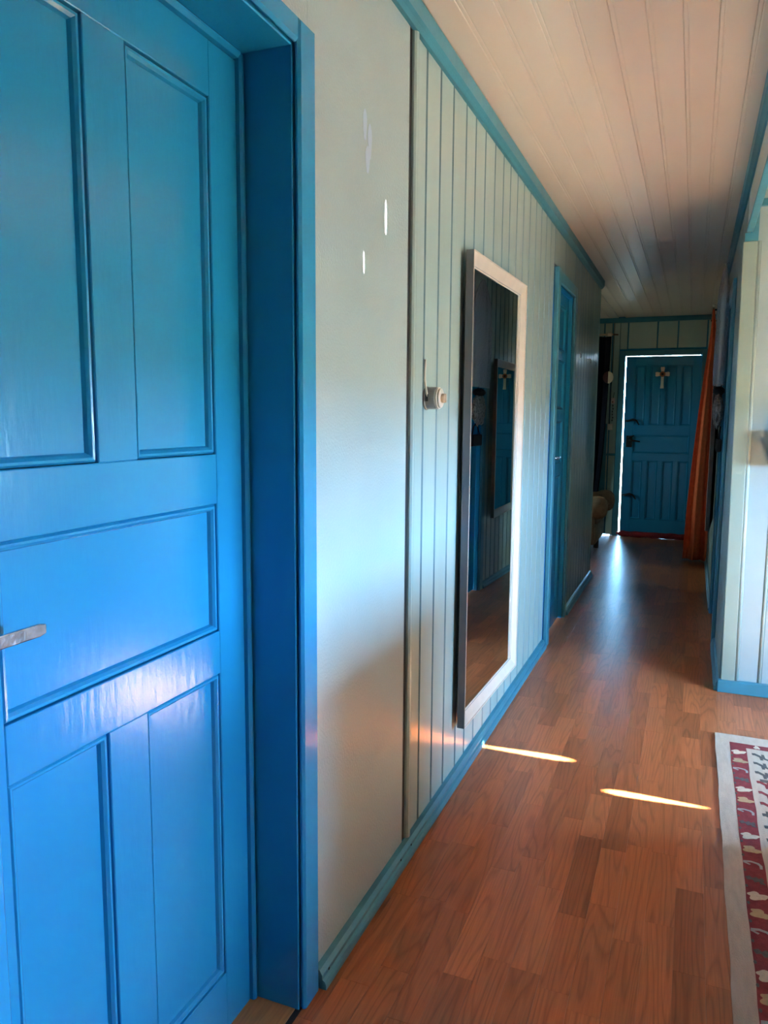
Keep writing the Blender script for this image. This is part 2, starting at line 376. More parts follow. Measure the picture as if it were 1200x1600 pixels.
# end wall of the side room, seen beyond the corner
wr = struct(tag(box('wall_room', BLUE, XR+.012, WX+.1, YR+.012, YR+.10, 0, 2.6), 'pale board wall of the side room beside the corner post', 'wall'))
def eplank(x0, x1, z0, z1, parent, yf, m=PALE, th=.013, c=.004):
    p = [(x0, yf+th, z0), (x0, yf+c, z0), (x0+c, yf, z0), (x1-c, yf, z0), (x1, yf+c, z0), (x1, yf+th, z0)]
    return side_paint(G().prism(p, (0, 0, z1-z0)).build('plank', m, parent), 1, -1)
xs = [.985, 1.130, 1.25, 1.37, 1.49, 1.61, 1.73, 1.85, 1.97, 2.09, 2.21, 2.33, 2.45, 2.57, 2.69, 2.81, 2.93, 3.05, 3.19]
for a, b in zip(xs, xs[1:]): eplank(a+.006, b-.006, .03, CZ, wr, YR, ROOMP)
# corner post (leans a little) with its rounded batten
p0 = [(.958, YR-.016, .03), (1.020, YR-.016, .03), (1.020, YR+.012, .03), (.958, YR+.012, .03)]
p1 = [(.934, YR-.016, 2.165), (.996, YR-.016, 2.165), (.996, YR+.012, 2.165), (.934, YR+.012, 2.165)]
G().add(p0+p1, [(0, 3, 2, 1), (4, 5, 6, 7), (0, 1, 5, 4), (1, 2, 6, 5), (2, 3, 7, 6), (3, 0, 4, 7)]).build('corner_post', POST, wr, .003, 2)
G().tube([(1.029, YR-.006, .03), (1.003, YR-.006, 2.165)], .010, 10).build('batten', PALE, wr, smooth=True)
G().tube([(1.130, YR+.003, .03), (1.130, YR+.003, 2.32)], .009, 8).build('batten', PALE, wr, smooth=True)
struct(tag(box('baseboard_room', TEAL, .942, WX, YR-.034, YR-.001, 0, .062, None, .004, 2), 'chipped blue baseboard of the side room by the corner post', 'baseboard'))
t4 = struct(tag(G().box(.972, .997, YR-.012, YR+.0, 2.166, 2.319).box(.940, .972, YR-.014, YR+.0, 2.166, 2.204).build('trim_4', TEAL), 'short blue upright above the corner post', 'trim'))
struct(tag(box('trim_5', TEAL, .978, WX, YR-.022, YR+.011, 2.32, 2.352, None, .004, 2), 'blue horizontal moulding on the side room wall', 'trim'))
# room shell
g = G()
y0, y1, z0, z1 = WIN
g.box(WX, WX+.12, -2.3, y0, 0, 2.6).box(WX, WX+.12, y1, YR+.1, 0, 2.6).box(WX, WX+.12, y0, y1, 0, z0).box(WX, WX+.12, y0, y1, z1, 2.6)
struct(tag(g.build('wall_window', PLAIN), 'pale wall of the side room with the wide window', 'wall'))
struct(tag(box('wall_back', PLAIN, -.16, WX+.1, -2.4, -2.3, 0, 2.6), 'plain pale wall closing the side room', 'wall'))
g = G(); y0, y1, z0, z1 = ALC
g.box(-2.3, -2.2, YL-.1, y0, 0, 2.6).box(-2.3, -2.2, y1, YE+.1, 0, 2.6).box(-2.3, -2.2, y0, y1, 0, z0).box(-2.3, -2.2, y0, y1, z1, 2.6)
struct(tag(g.build('wall_alcove', PLAIN), 'plain alcove wall with a small window', 'wall'))
struct(tag(box('wall_partition', PLAIN, -2.3, -.16, YL-.1, YL, 0, 2.6), 'plain partition behind the left corridor wall', 'wall'))
# window frames and panes
AMBER = glass_like('warm_tint_pane', (.80, .68, .52), .10, .3)  # warm pane tint added to offset blue light, in place of a blind
def window(name, X, y0, y1, z0, z1, nm, label, s, gm=GLASS):
    e = struct(tag(empty(name, (X, (y0+y1)/2, z0)), label, 'window'))
    O = (X, (y0+y1)/2, z0)
    g = G()
    for a, b, c, d in ((y0, y1, z0, z0+.05), (y0, y1, z1-.05, z1), (y0, y0+.05, z0+.05, z1-.05), (y1-.05, y1, z0+.05, z1-.05)): g.box(X-.02, X+.04, a, b, c, d)
    g.build('frame', WHITEWOOD, e, off=O)
    n = nm
    for k in range(n):
        a = y0+.05+(y1-y0-.1)*k/n; b = y0+.05+(y1-y0-.1)*(k+1)/n
        if k: box('mullion', WHITEWOOD, X-.015, X+.035, a-.02, a+.02, z0+.05, z1-.05, e, off=O)
        box('pane', gm, X+.008, X+.012, a+.02*(k > 0), b-.02*(k < n-1), z0+.05, z1-.05, e, off=O)
    box('sill', WHITEWOOD, X-.10*s if s > 0 else X, X if s > 0 else X+.10, y0-.05, y1+.05, z0-.03, z0, e, off=O)
window('window_1', WX+.05, *WIN, 3, 'wide window of the side room half covered by a blind', 1)
window('window_2', -2.25, *ALC, 2, 'small alcove window with panes tinted amber to warm its light', -1, AMBER)
# unseen roller blind, its two slits shaped to throw the sun streaks
def hole(xa, xb, yc, round_at):
    """streak on the floor between xa..xb at yc -> slit in the blind plane"""
    X = WX-.03; z0 = (X-xb)*SUN_TAN; z1 = (X-xa)*SUN_TAN; pts = []
    n = 16
    for i in range(n+1):
        t = i/n                                      # 0 at z0 (xb) .. 1 at z1 (xa)
        s = t if round_at == 'b' else 1-t            # 0 at the round end
        wd = .015*math.sqrt(max(0, 1-(1-min(s/.22, 1))**2))*(1-max(0, (s-.22)/.78))**.8
        z = z0+(z1-z0)*t; xf = xb+(xa-xb)*t
        yy = yc+SUN_DY*(X-xf)+.02*(xf-(xa+xb)/2)
        pts.append((z, yy-wd, yy+wd))
    return pts
def blind():
    X = WX-.03; ya, yb = WIN[0]-.05, WIN[1]+.05; zt = 2.38; zb = BLIND_Z
    hs = sorted([hole(-.03, .390, 2.952, 'b'), hole(.535, .885, 2.755, 'a')], key=lambda h: h[0][1])
    v = []; f = []
    def quad(a): b = len(v); v.extend([(X, p, q) for p, q in a]); f.append((b, b+1, b+2, b+3))
    prev = ya; mids = [ya]
    mids.append((max(p[2] for p in hs[0])+min(p[1] for p in hs[1]))/2); mids.append(yb)
    for i, h in enumerate(hs):
        a, b = mids[i], mids[i+1]
        quad([(a, zb), (b, zb), (b, h[0][0]), (a, h[0][0])]); quad([(a, h[-1][0]), (b, h[-1][0]), (b, zt), (a, zt)])
        for p, q in zip(h, h[1:]):
            quad([(a, p[0]), (p[1], p[0]), (q[1], q[0]), (a, q[0])]); quad([(p[2], p[0]), (b, p[0]), (b, q[0]), (q[2], q[0])])
    me = bpy.data.meshes.new('shade'); me.from_pydata(v, [], f); me.update()
    e = tag(empty('roller_blind', (0, 0, 0)), 'closed roller blind over the wide window, with two slits shaped to throw sun streaks', 'blind')
    link('shade', me, mat('blind_cloth', (.30, .27, .22), .9), e)
    G().tube([(X+.0, ya-.03, zt), (X, yb+.03, zt)], .025, 12).build('roller', WHITEWOOD, e)
    G().box(X-.008, X+.008, ya, yb, zb-.02, zb).build('bottom_bar', WHITEWOOD, e)
blind()
# yard outside
struct(tag(box('ground', GROUND, -60, 60, -60, 60, -.60, -.50), 'open yard outside the house', 'ground'))

# ------------------------------------------------------------------ end wall
g = G()
g.box(-2.3, -.36, YE+.014, YE+.12, 0, 2.6).box(-.36, -.075, YE+.014, YE+.12, .009, 2.6).box(-.075, .008, YE+.014, YE+.12, 0, 2.6)
g.box(.008, .830, YE+.014, YE+.12, 2.055, 2.6).box(.830, 1.1, YE+.014, YE+.12, 0, 2.6)
wall_end = struct(tag(g.build('wall_end', BLUE), 'pale board wall closing the corridor around the blue plank door', 'wall'))
ex = [-.90, -.75, -.60, -.45, -.335, -.221, -.131, .034, .344, .555, .852, .945]
for a, b in zip(ex, ex[1:]):
    lo = 2.11 if b > .0 and a < .85 else (.925 if a >= -.23 else .010)
    if abs(a+.131) < .001: eplank(a+.004, -.05, .94, 2.40, wall_end, YE); eplank(-.05, b-.004, 2.11, 2.40, wall_end, YE); eplank(a+.004, -.05, .010, .925, wall_end, YE); continue
    eplank(a+.004, b-.004, lo+.005, 2.40, wall_end, YE)
    if lo == .925: eplank(a+.004, b-.004, .010, .920, wall_end, YE)
struct(tag(box('trim_6', TEAL, -.95, XR-.03, YE-.024, YE+.012, 2.400, CZ-.001, None, .004, 2), 'blue cornice above the end door', 'trim'))
struct(tag(box('trim_7', TEAL, -.215, -.150, YE-.018, YE+.001, .010, 1.28, None, .003), 'blue upright board beside the navy curtain', 'trim'))
struct(tag(box('trim_8', TEAL, -.148, -.052, YE-.010, YE+.001, .918, .945, None, .003), 'thin horizontal batten left of the end door', 'trim'))

# ------------------------------------------------------------------ panelled doors
def make_door(name, label, P, leaf, panels, mtl, depth=.038, rec=.012):
    """P(u, n, z) -> world; n grows towards the viewer; leaf = (u0,u1,z0,z1); panels = list of (u0,u1,z0,z1)"""
    d = struct(tag(empty(name, (0, 0, 0)), label, 'door'))
    def pbox(nm, m, u0, u1, n0, n1, z0, z1, parent=d, bev=.002):
        return G().add([P(u0, n0, z0), P(u1, n0, z0), P(u1, n1, z0), P(u0, n1, z0), P(u0, n0, z1), P(u1, n0, z1), P(u1, n1, z1), P(u0, n1, z1)],
                       [(0, 3, 2, 1), (4, 5, 6, 7), (0, 1, 5, 4), (1, 2, 6, 5), (2, 3, 7, 6), (3, 0, 4, 7)]).build(nm, m, parent, bev)
    u0, u1, z0, z1 = leaf
    ul = min(p[0] for p in panels); ur = max(p[1] for p in panels)
    pbox('stile', mtl, u0, ul, -depth, 0, z0, z1); pbox('stile', mtl, ur, u1, -depth, 0, z0, z1)
    rows = sorted(set((p[2], p[3]) for p in panels))
    zz = [z0]+[v for r in rows for v in r]+[z1]
    for i in range(0, len(zz), 2): pbox('rail', mtl, ul, ur, -depth, 0, zz[i], zz[i+1], bev=.0015)
    for r in rows:
        ps = sorted([p for p in panels if (p[2], p[3]) == r])
        for a, b in zip(ps, ps[1:]): pbox('muntin', mtl, a[1], b[0], -depth, 0, r[0], r[1], bev=.0015)
    pbox('core', mtl, u0+.004, u1-.004, -depth-.008, -depth+.001, z0+.004, z1-.004, bev=0)
    for a, b, c, e in panels:
        rings = []
        for ins, n in ((.0012, -.007), (.005, -.0025), (.009, -.003), (.0135, -.0075), (.0165, -rec)):
            rings.append([P(a+ins, n, c+ins), P(b-ins, n, c+ins), P(b-ins, n, e-ins), P(a+ins, n, e-ins)])
        v = [q for r in rings for q in r]; f = []
        for i in range(len(rings)-1):
            for k in range(4): f.append((i*4+k, i*4+(k+1) % 4, i*4+4+(k+1) % 4, i*4+4+k))
        f.append(tuple(range(len(v)-4, len(v))))
        n0 = len(v); v += [P(a+.0012, -depth+.004, c+.0012), P(b-.0012, -depth+.004, c+.0012), P(b-.0012, -depth+.004, e-.0012), P(a+.0012, -depth+.004, e-.0012)]
        for k in range(4): f.append((k, (k+1) % 4, n0+(k+1) % 4, n0+k))
        f.append((n0, n0+3, n0+2, n0+1))
        G().add(v, f).build('panel', mtl, d)
    return d, pbox
def casing(d, pbox, m, u0, u1, zt, n0, n1, wd, jd):
    """casing face boards round an opening u0..u1 up to zt, plus jamb lining of depth jd"""
    if u0 is not None: pbox('casing', m, u0-wd, u0, n0, n1, 0, zt+wd, bev=.005)
    pbox('casing', m, u1, u1+wd, n0, n1, 0, zt+wd, bev=.005)
    pbox('head_casing', m, u0, u1, n0, n1, zt, zt+wd, bev=.005)

# door 1: the near blue door, set back in its jamb
XD = -.118
P1 = lambda u, n, z: (XD+n, u, z)
d1, pb1 = make_door('door_1', 'large glossy blue panelled door set deep in its frame beside the smooth wall', P1, (.655, 1.388, .004, 2.050),
    [(.762, .968, 1.272, 1.948), (1.062, 1.295, 1.272, 1.948), (.762, 1.295, .908, 1.172), (.762, .968, .140, .818), (1.066, 1.295, .140, .818)], BLUE, rec=.014)
# jamb lining, stops, casing
pb1('jamb', BLUE, 1.405, 1.425, -.06, .118, 0, 2.085); pb1('jamb', BLUE, .625, .640, -.06, .118, 0, 2.085)
pb1('head_jamb', BLUE, .640, 1.405, -.06, .118, 2.066, 2.085)
pb1('door_stop', BLUE, 1.389, 1.405, -.04, .012, 0, 2.066, bev=.005); pb1('door_stop', BLUE, .640, .654, -.04, .012, 0, 2.066, bev=.005)
pb1('head_stop', BLUE, .654, 1.389, -.04, .016, 2.050, 2.066, bev=.006)
pb1('casing', BLUE, 1.408, 1.478, .1185, .134, 0, 2.118, bev=.006); pb1('casing', BLUE, .560, .637, .1185, .134, 0, 2.118, bev=.006)
pb1('head_casing', BLUE, .637, 1.408, .1185, .134, 2.069, 2.118, bev=.006)
h = pb1('handle_plate', CHROME, .690, .728, 0, .004, .94, 1.13, bev=.0015)
G().tube([(XD+.004, .709, 1.047), (XD+.034, .709, 1.047), (XD+.043, .716, 1.047)], .0075, 12).build('handle_neck', CHROME, h, smooth=True)
hv = []
for k in range(9):
    t = k/8; u = .704+t*.098; r = .0095 if k < 8 else .0065
    hv.append((u, r))
lv = []; lf = []
for u, r in hv:
    lv += [(XD+.040, u, 1.047-r), (XD+.046, u, 1.047-r), (XD+.046, u, 1.047+r), (XD+.040, u, 1.047+r)]
for k in range(8):
    for j in range(4): lf.append((k*4+j, k*4+(j+1) % 4, k*4+4+(j+1) % 4, k*4+4+j))
lf += [(3, 2, 1, 0), (32, 33, 34, 35)]
tag(G().add(lv, lf).build('lever', CHROME, h, .0015, 2), 'worn chrome lever')
th = struct(tag(box('trim_9', PINE, -.150, -.010, .64, 1.404, -.004, .0035), 'light pine threshold at the foot of the blue door', 'threshold'))
box('threshold_gap', DARK, -.010, .004, .64, 1.44, -.004, .0008, th)

# door 2: second door in the left wall
P2 = lambda u, n, z: (-.022+n, u, z)
d2, pb2 = make_door('door_2', 'dark blue panelled door in the board wall past the long mirror', P2, (4.505, 5.135, .006, 2.105),
    [(4.60, 5.04, 1.76, 2.03), (4.60, 5.04, 1.40, 1.70), (4.60, 5.04, 1.06, 1.33), (4.60, 5.04, .15, .98)], BLUE)
pb2('jamb', BLUE, 4.485, 4.503, -.05, .022, 0, 2.128); pb2('jamb', BLUE, 5.137, 5.155, -.05, .022, 0, 2.128); pb2('head_jamb', BLUE, 4.503, 5.137, -.05, .022, 2.108, 2.128)
pb2('casing', TEAL, 4.425, 4.497, .0225, .050, 0, 2.185, bev=.005); pb2('casing', TEAL, 5.145, 5.215, .0225, .042, 0, 2.185, bev=.005)
pb2('head_casing', TEAL, 4.497, 5.145, .0225, .042, 2.115, 2.185, bev=.005)
hh = pb2('handle_plate', CHROME, 4.545, 4.575, 0, .004, 1.03, 1.17)
G().tube([(-.018, 4.56, 1.11), (.022, 4.56, 1.11), (.026, 4.58, 1.11), (.026, 4.67, 1.108)], .008, 10).build('lever', CHROME, hh, smooth=True)

# door 3: end door, a little ajar so daylight glows round it
LEAN = .008
P3 = lambda u, n, z: (u+LEAN*(1-z/2.02), YE+.010-n, z)
cx = [(.130, .240), (.292, .402), (.454, .564), (.616, .726)]
d3, pb3 = make_door('door_3', 'blue end door with four tall panels above and below and daylight round its edge', P3, (.0265, .801, .010, 2.028),
    [(a, b, 1.268, 1.925) for a, b in cx]+[(.130, .726, .955, 1.160)]+[(a, b, .205, .872) for a, b in cx], BLUE, depth=.036, rec=.013)
LEAN = 0
pb3('jamb', BLUE, .002, .018, -.10, .006, 0, 2.054); pb3('jamb', BLUE, .8025, .832, -.10, .006, 0, 2.054); pb3('head_jamb', BLUE, .018, .8025, -.10, .006, 2.033, 2.054)
pb3('casing', TEAL, -.046, .016, .0105, .026, 0, 2.092, bev=.003); pb3('casing', TEAL, .814, .885, .0105, .026, 0, 2.092, bev=.003)
pb3('head_casing', TEAL, .016, .814, .0105, .026, 2.038, 2.092, bev=.003)
pb3('sill', DKWOOD, .018, .8025, -.10, -.002, 0, .0095, bev=0)
pb3('astragal', BLUE, .796, .814, -.058, -.046, .01, 2.033, bev=0)
lk = pb3('lock_case', IRON, .062, .125, 0, .018, 1.02, 1.15, bev=.003)
G().tube([(.100, YE-.005, 1.10), (.100, YE-.050, 1.10), (.120, YE-.055, 1.098), (.215, YE-.055, 1.085)], .008, 8).build('lever', IRON, lk, smooth=True)
G().tube([(.085, YE-.005, 1.13), (.085, YE-.030, 1.135), (.150, YE-.034, 1.150)], .006, 8).build('key', IRON, lk, smooth=True)
for zz in (1.315, .475):
    G().tube([(.050, YE-.004, zz), (.075, YE-.020, zz), (.125, YE-.022, zz+.015), (.165, YE-.018, zz+.005), (.195, YE-.012, zz-.045)], [.011, .011, .013, .010, .006], 8).build('bolt_latch', IRON, d3, smooth=True)
# door 4: closed door in the right wall, seen in the long mirror
P4 = lambda u, n, z: (XR+.030-n, u, z)
d4, pb4 = make_door('door_4', 'shaded blue panelled door in the right wall, hung with a covered garment', P4, (4.955, 5.655, .006, 2.055),
    [(5.05, 5.27, 1.28, 1.95), (5.35, 5.56, 1.28, 1.95), (5.05, 5.56, .93, 1.17), (5.05, 5.27, .15, .82), (5.35, 5.56, .15, .82)], BLUE)
pb4('jamb', BLUE, 4.934, 4.952, -.06, .0295, 0, 2.075); pb4('jamb', BLUE, 5.658, 5.676, -.06, .0295, 0, 2.075); pb4('head_jamb', BLUE, 4.952, 5.658, -.06, .0295, 2.058, 2.076)
pb4('casing', TEAL, 4.868, 4.945, .0305, .050, 0, 2.14, bev=.004); pb4('casing', TEAL, 5.665, 5.742, .0305, .050, 0, 2.14, bev=.004)
pb4('head_casing', TEAL, 4.945, 5.665, .0305, .050, 2.066, 2.14, bev=.004)

# ------------------------------------------------------------------ mirrors
def make_mirror(name, label, loc, rz, wd, ht, fw, dp, mframe, mside):
    """local: u = +y along the wall, front = +x"""
    e = tag(empty(name, loc, rz), label, 'mirror')
    for nm, pts in (('frame_stile', [(0, 0), (fw, fw), (fw, ht-fw), (0, ht)]), ('frame_stile', [(wd, 0), (wd, ht), (wd-fw, ht-fw), (wd-fw, fw)]),
                    ('frame_rail', [(0, 0), (wd, 0), (wd-fw, fw), (fw, fw)]), ('frame_rail', [(0, ht), (fw, ht-fw), (wd-fw, ht-fw), (wd, ht)])):
        # outer edge at full depth, inner edge low: pts that lie on the outline are 'outer'
        top = [(dp if (q in (0, wd) and r in (0, ht)) else dp*.42, q, r) for q, r in pts]
        o = G().add([(0, q, r) for q, r in pts]+top, [(3, 2, 1, 0), (4, 5, 6, 7)]+[(i, (i+1) % 4, 4+(i+1) % 4, 4+i) for i in range(4)]).build(nm, mframe, e)
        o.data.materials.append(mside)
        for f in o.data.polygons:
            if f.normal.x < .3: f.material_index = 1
    # thin lip round the outer edge and a bead at the glass
    for a0, a1, b0, b1 in ((0, .004, 0, ht), (wd-.004, wd, 0, ht), (.004, wd-.004, 0, .004), (.004, wd-.004, ht-.004, ht)):
        G().box(dp-.001, dp+.0015, a0, a1, b0, b1).build('lip', mframe, e)
    for a0, a1, b0, b1 in ((fw, fw+.006, fw, ht-fw), (wd-fw-.006, wd-fw, fw, ht-fw), (fw+.006, wd-fw-.006, fw, fw+.006), (fw+.006, wd-fw-.006, ht-fw-.006, ht-fw)):
        G().box(dp*.1, dp*.40, a0, a1, b0, b1).build('inner_bead', mframe, e, .0015)
    box('backing', mside, 0, dp*.15, fw-.01, wd-fw+.01, fw-.01, ht-fw+.01, e)
    G().add([(dp*.30, fw+.005, fw+.005), (dp*.30, wd-fw-.005, fw+.005), (dp*.30, wd-fw-.005, ht-fw-.005), (dp*.30, fw+.005, ht-fw-.005),
             (dp*.22, fw+.005, fw+.005), (dp*.22, wd-fw-.005, fw+.005), (dp*.22, wd-fw-.005, ht-fw-.005), (dp*.22, fw+.005, ht-fw-.005)],
            [(0, 1, 2, 3), (4, 7, 6, 5), (0, 4, 5, 1), (1, 5, 6, 2), (2, 6, 7, 3), (3, 7, 4, 0)]).build('glass', MIRROR, e)
    for k in (.25, .75): G().box(-.004, .002, wd*k-.012, wd*k+.012, ht-.10, ht-.05).build('hanger', IRON, e)
    return e
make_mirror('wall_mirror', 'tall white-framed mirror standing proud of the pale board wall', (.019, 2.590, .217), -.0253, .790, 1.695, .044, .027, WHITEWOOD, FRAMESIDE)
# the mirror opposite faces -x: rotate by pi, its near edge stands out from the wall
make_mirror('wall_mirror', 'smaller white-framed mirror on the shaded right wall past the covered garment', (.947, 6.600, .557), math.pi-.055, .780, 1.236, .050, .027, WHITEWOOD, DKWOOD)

# ------------------------------------------------------------------ rotary switch on the boards
e = tag(empty('rotary_switch', (0, 2.247, 1.405)), 'round grey surface switch with a tan knob on the boards beside the mirror', 'switch')
G().lathe([(.036, 0), (.036, .004), (.0335, .006), (.0335, .034), (.031, .036)], (0, 0, 0), (1, 0, 0), 28).build('body', GREYP, e)
G().lathe([(.033, .036), (.033, .042), (.029, .0425), (.029, .048), (.024, .050)], (0, 0, 0), (1, 0, 0), 28).build('rim', CREAM, e)
G().lathe([(.014, .050), (.014, .058), (.011, .062)], (0, 0, 0), (1, 0, 0), 20).build('knob', KNOB, e)
G().box(.058, .064, -.003, .003, -.013, .013).build('grip', KNOB, e.children[-1], .001)
G().tube([(.004, -.026, .115), (.004, -.030, .085), (.006, -.036, .055), (.010, -.036, .030), (.014, -.034, .005), (.012, -.031, -.004)], .0035, 8).build('cable', CREAM, e, smooth=True)
G().box(.008, .018, -.037, -.030, -.010, .012).build('terminal', BLACKP, e, .001)

# ------------------------------------------------------------------ end wall things
def cross():
    e = tag(empty('wall_cross', (.416, YE-.001, 1.674)), 'bone white cross with a rust medallion on the blue end door', 'cross')
    def arm(pts): G().prism([(a, -.002, b) for a, b in pts], (0, -.012, 0)).build('arm', BONE, e, .002)
    arm([(-.020, .0), (.020, .0), (.015, .05), (.015, .130), (-.015, .130), (-.015, .05)])
    arm([(-.015, .182), (.015, .182), (.022, .225), (.014, .237), (0, .232), (-.014, .237), (-.022, .225)])
    for s in (-1, 1): arm([(s*.024, .138), (s*.062, .130), (s*.076, .140), (s*.072, .156), (s*.076, .172), (s*.062, .182), (s*.024, .174)])
    G().lathe([(.030, .002), (.030, .014), (.022, .018)], (0, 0, .156), (0, -1, 0), 20).build('medallion', RUST, e)
    G().lathe([(.014, .018), (.010, .024)], (0, 0, .156), (0, -1, 0), 12).build('medallion_boss', IRON, e)
cross()
e = tag(empty('draft_stopper', (.02, YE-.055, 0)), 'dark red cloth draught stopper along the foot of the end door', 'draught stopper')
pth = [(k*.047, .004*math.sin(k*1.3), .036+.002*math.sin(k*2.1)) for k in range(17)]
G().tube(pth, [.014]+[.033+.003*math.sin(k*1.7) for k in range(1, 16)]+[.014], 12).build('roll', RED, e, smooth=True)
G().tube([(-.012, .002, .036), (0, 0, .036)], [.018, .012], 8).build('tie', RED, e, smooth=True)

def curtain(name, label, levels, m, nf, amp, yc, parent_loc, sway=0, npt=64):
    """levels: (z, xl, xr); folds run down, depth scales with the width"""
    e = tag(empty(name, parent_loc), label, 'curtain'); v = []; f = []
    for i, (z, xl, xr) in enumerate(levels):
        for k in range(npt+1):
            t = k/npt; ph = 2*math.pi*nf*t
            d = amp(z)*(math.sin(ph)+.35*math.sin(2.3*ph+1.1)+.25*math.sin(.6*ph+z*.8))
            tx = t+.018*math.sin(ph*2+z)*(1-abs(2*t-1))
            v.append((xl+(xr-xl)*tx-parent_loc[0], yc+d-parent_loc[1], z-parent_loc[2]))
    for i in range(len(levels)-1):
        for k in range(npt): f.append((i*(npt+1)+k, i*(npt+1)+k+1, (i+1)*(npt+1)+k+1, (i+1)*(npt+1)+k))
    me = bpy.data.meshes.new('cloth'); me.from_pydata(v, [], f); me.update()
    o = link('cloth', me, m, e, True)
    s = o.modifiers.new('thick', 'SOLIDIFY'); s.thickness = .003
    return e
def interp(pts, n):
    out = []
    zs = [pts[0][0]+(pts[-1][0]-pts[0][0])*i/(n-1) for i in range(n)]
    for z in zs:
        for a, b in zip(pts, pts[1:]):
            if (a[0] >= z >= b[0]) or (a[0] <= z <= b[0]):
                t = (z-a[0])/(b[0]-a[0]); out.append((z, a[1]+(b[1]-a[1])*t, a[2]+(b[2]-a[2])*t)); break
    return out
oc = interp([(2.335, .872, .884), (2.24, .868, .897), (2.12, .862, .912), (1.98, .850, .920), (1.72, .824, .926), (1.43, .800, .928), (1.07, .776, .930), (.83, .760, .934), (.53, .744, .938), (.20, .734, .940), (.012, .728, .936)], 26)
c1 = curtain('curtain', 'orange curtain gathered to a point and hanging to the floor beside the end door', oc, ORANGE, 1.7, lambda z: .010+.034*(1-z/2.4), 7.75, (.85, 7.75, 0))
G().tube([(.028, -.004, 2.325), (.030, 0, 2.349)], .004, 8).build('gather_hook', KNOB, c1)
e = tag(empty('curtain_rod', (.88, 7.70, 2.36)), 'short dark rod with a pale knob bracketed to the right wall above the orange curtain', 'curtain rod')
G().tube([(0, 0, 0), (0, 1.10, 0)], .009, 10).build('rod', DKWOOD, e, smooth=True)
G().lathe([(.006, -.030), (.014, -.022), (.016, -.012), (.010, -.002)], (0, 0, 0), (0, 1, 0), 14).build('finial', CREAM, e)
for yy in (.14, 1.0): G().box(-.008, .070, yy-.008, yy+.008, -.024, -.010).box(.055, .070, yy-.014, yy+.014, -.05, .03).build('bracket', IRON, e)
nc = interp([(2.245, -.95, -.139), (1.6, -.95, -.150), (.9, -.95, -.178), (.30, -.95, -.230), (.03, -.95, -.245)], 12)
c2 = curtain('curtain', 'navy curtain hanging full length on the end wall beside the armchair', nc, NAVY, 9, lambda z: .022, YE-.085, (-.55, YE-.085, 0), npt=96)
e = tag(empty('curtain_rod', (-.95, YE-.085, 2.268)), 'pale curtain rod above the navy curtain on the end wall', 'curtain rod')
G().tube([(0, 0, 0), (.828, 0, 0)], .011, 10).build('rod', KNOB, e, smooth=True)
G().lathe([(.012, 0), (.020, .006), (.020, .040), (.013, .048)], (.770, 0, 0), (1, 0, 0), 14).build('finial', CREAM, e)
G().tube([(.825, 0, 0), (.885, 0, -.004)], .008, 8).build('rod_tip', DKWOOD, e)
for xx in (.1, .60): G().box(xx-.008, xx+.008, -.005, .083, -.010, .0).build('bracket', IRON, e)
# round half-and-half plaque hung on the curtain edge
e = tag(empty('wall_plaque', (-.150, YE-.128, 1.795)), 'round plaque, half cream half maroon, at the edge of the navy curtain', 'plaque')
def half(a0, a1, m): G().prism([(.058*math.cos(a0+(a1-a0)*k/14), 0, .066*math.sin(a0+(a1-a0)*k/14)) for k in range(15)], (0, -.012, 0)).build('half_disc', m, e)
half(-math.pi/2, math.pi/2, CREAM); half(math.pi/2, 3*math.pi/2, MAROON)
G().tube([(0, .0, .06), (.0, .10, .10), (0, .126, .10)], .003, 6).build('hook', IRON, e)
# small hanging charm
e = tag(empty('hanging_charm', (-.098, YE, 1.30)), 'small pale pink card on a beaded string beside the end door', 'ornament')
G().box(-.021, .021, -.010, -.002, .208, .272).build('card', PINK, e, .002)
G().lathe([(.009, .010), (.007, .014)], (-.004, 0, .226), (0, -1, 0), 10).build('seal', RUST, e)
G().tube([(0, -.004, .272), (.004, -.004, .30), (.010, -.004, .335)], .003, 6).build('string', IRON, e)
for k, zz in enumerate((.185, .150, .118, .085, .050, .018)):
    G().lathe([(.003, -.008), (.007, 0), (.003, .008)], (.004*math.sin(k*2), -.008, zz), (0, 0, 1), 8).build('bead', IRON, e)
G().tube([(0, -.008, .01), (0, -.008, .21)], .0015, 5).build('cord', IRON, e)
# light switch
e = tag(empty('light_switch', (-.118, YE-.0185, 1.245)), 'small cream double switch below the pink card on the end wall', 'switch')
G().box(-.028, .028, -.016, 0, -.034, .034).build('plate', CREAM, e, .003, 2); pl = e.children[0]
for s in (-1, 1): G().box(s*.012-.009, s*.012+.009, -.022, -.016, -.016, .016).build('rocker', BONE, pl, .002)
# cable to the switch
tag(G().tube([(-.116, YE-.004, 2.41), (-.118, YE-.004, 1.9), (-.131, YE-.004, 1.55), (-.131, YE-.006, 1.27)], .0035, 6).build('wall_cable', BLACKP), 'thin dark cable running down the end wall to the cream switch', 'cable')

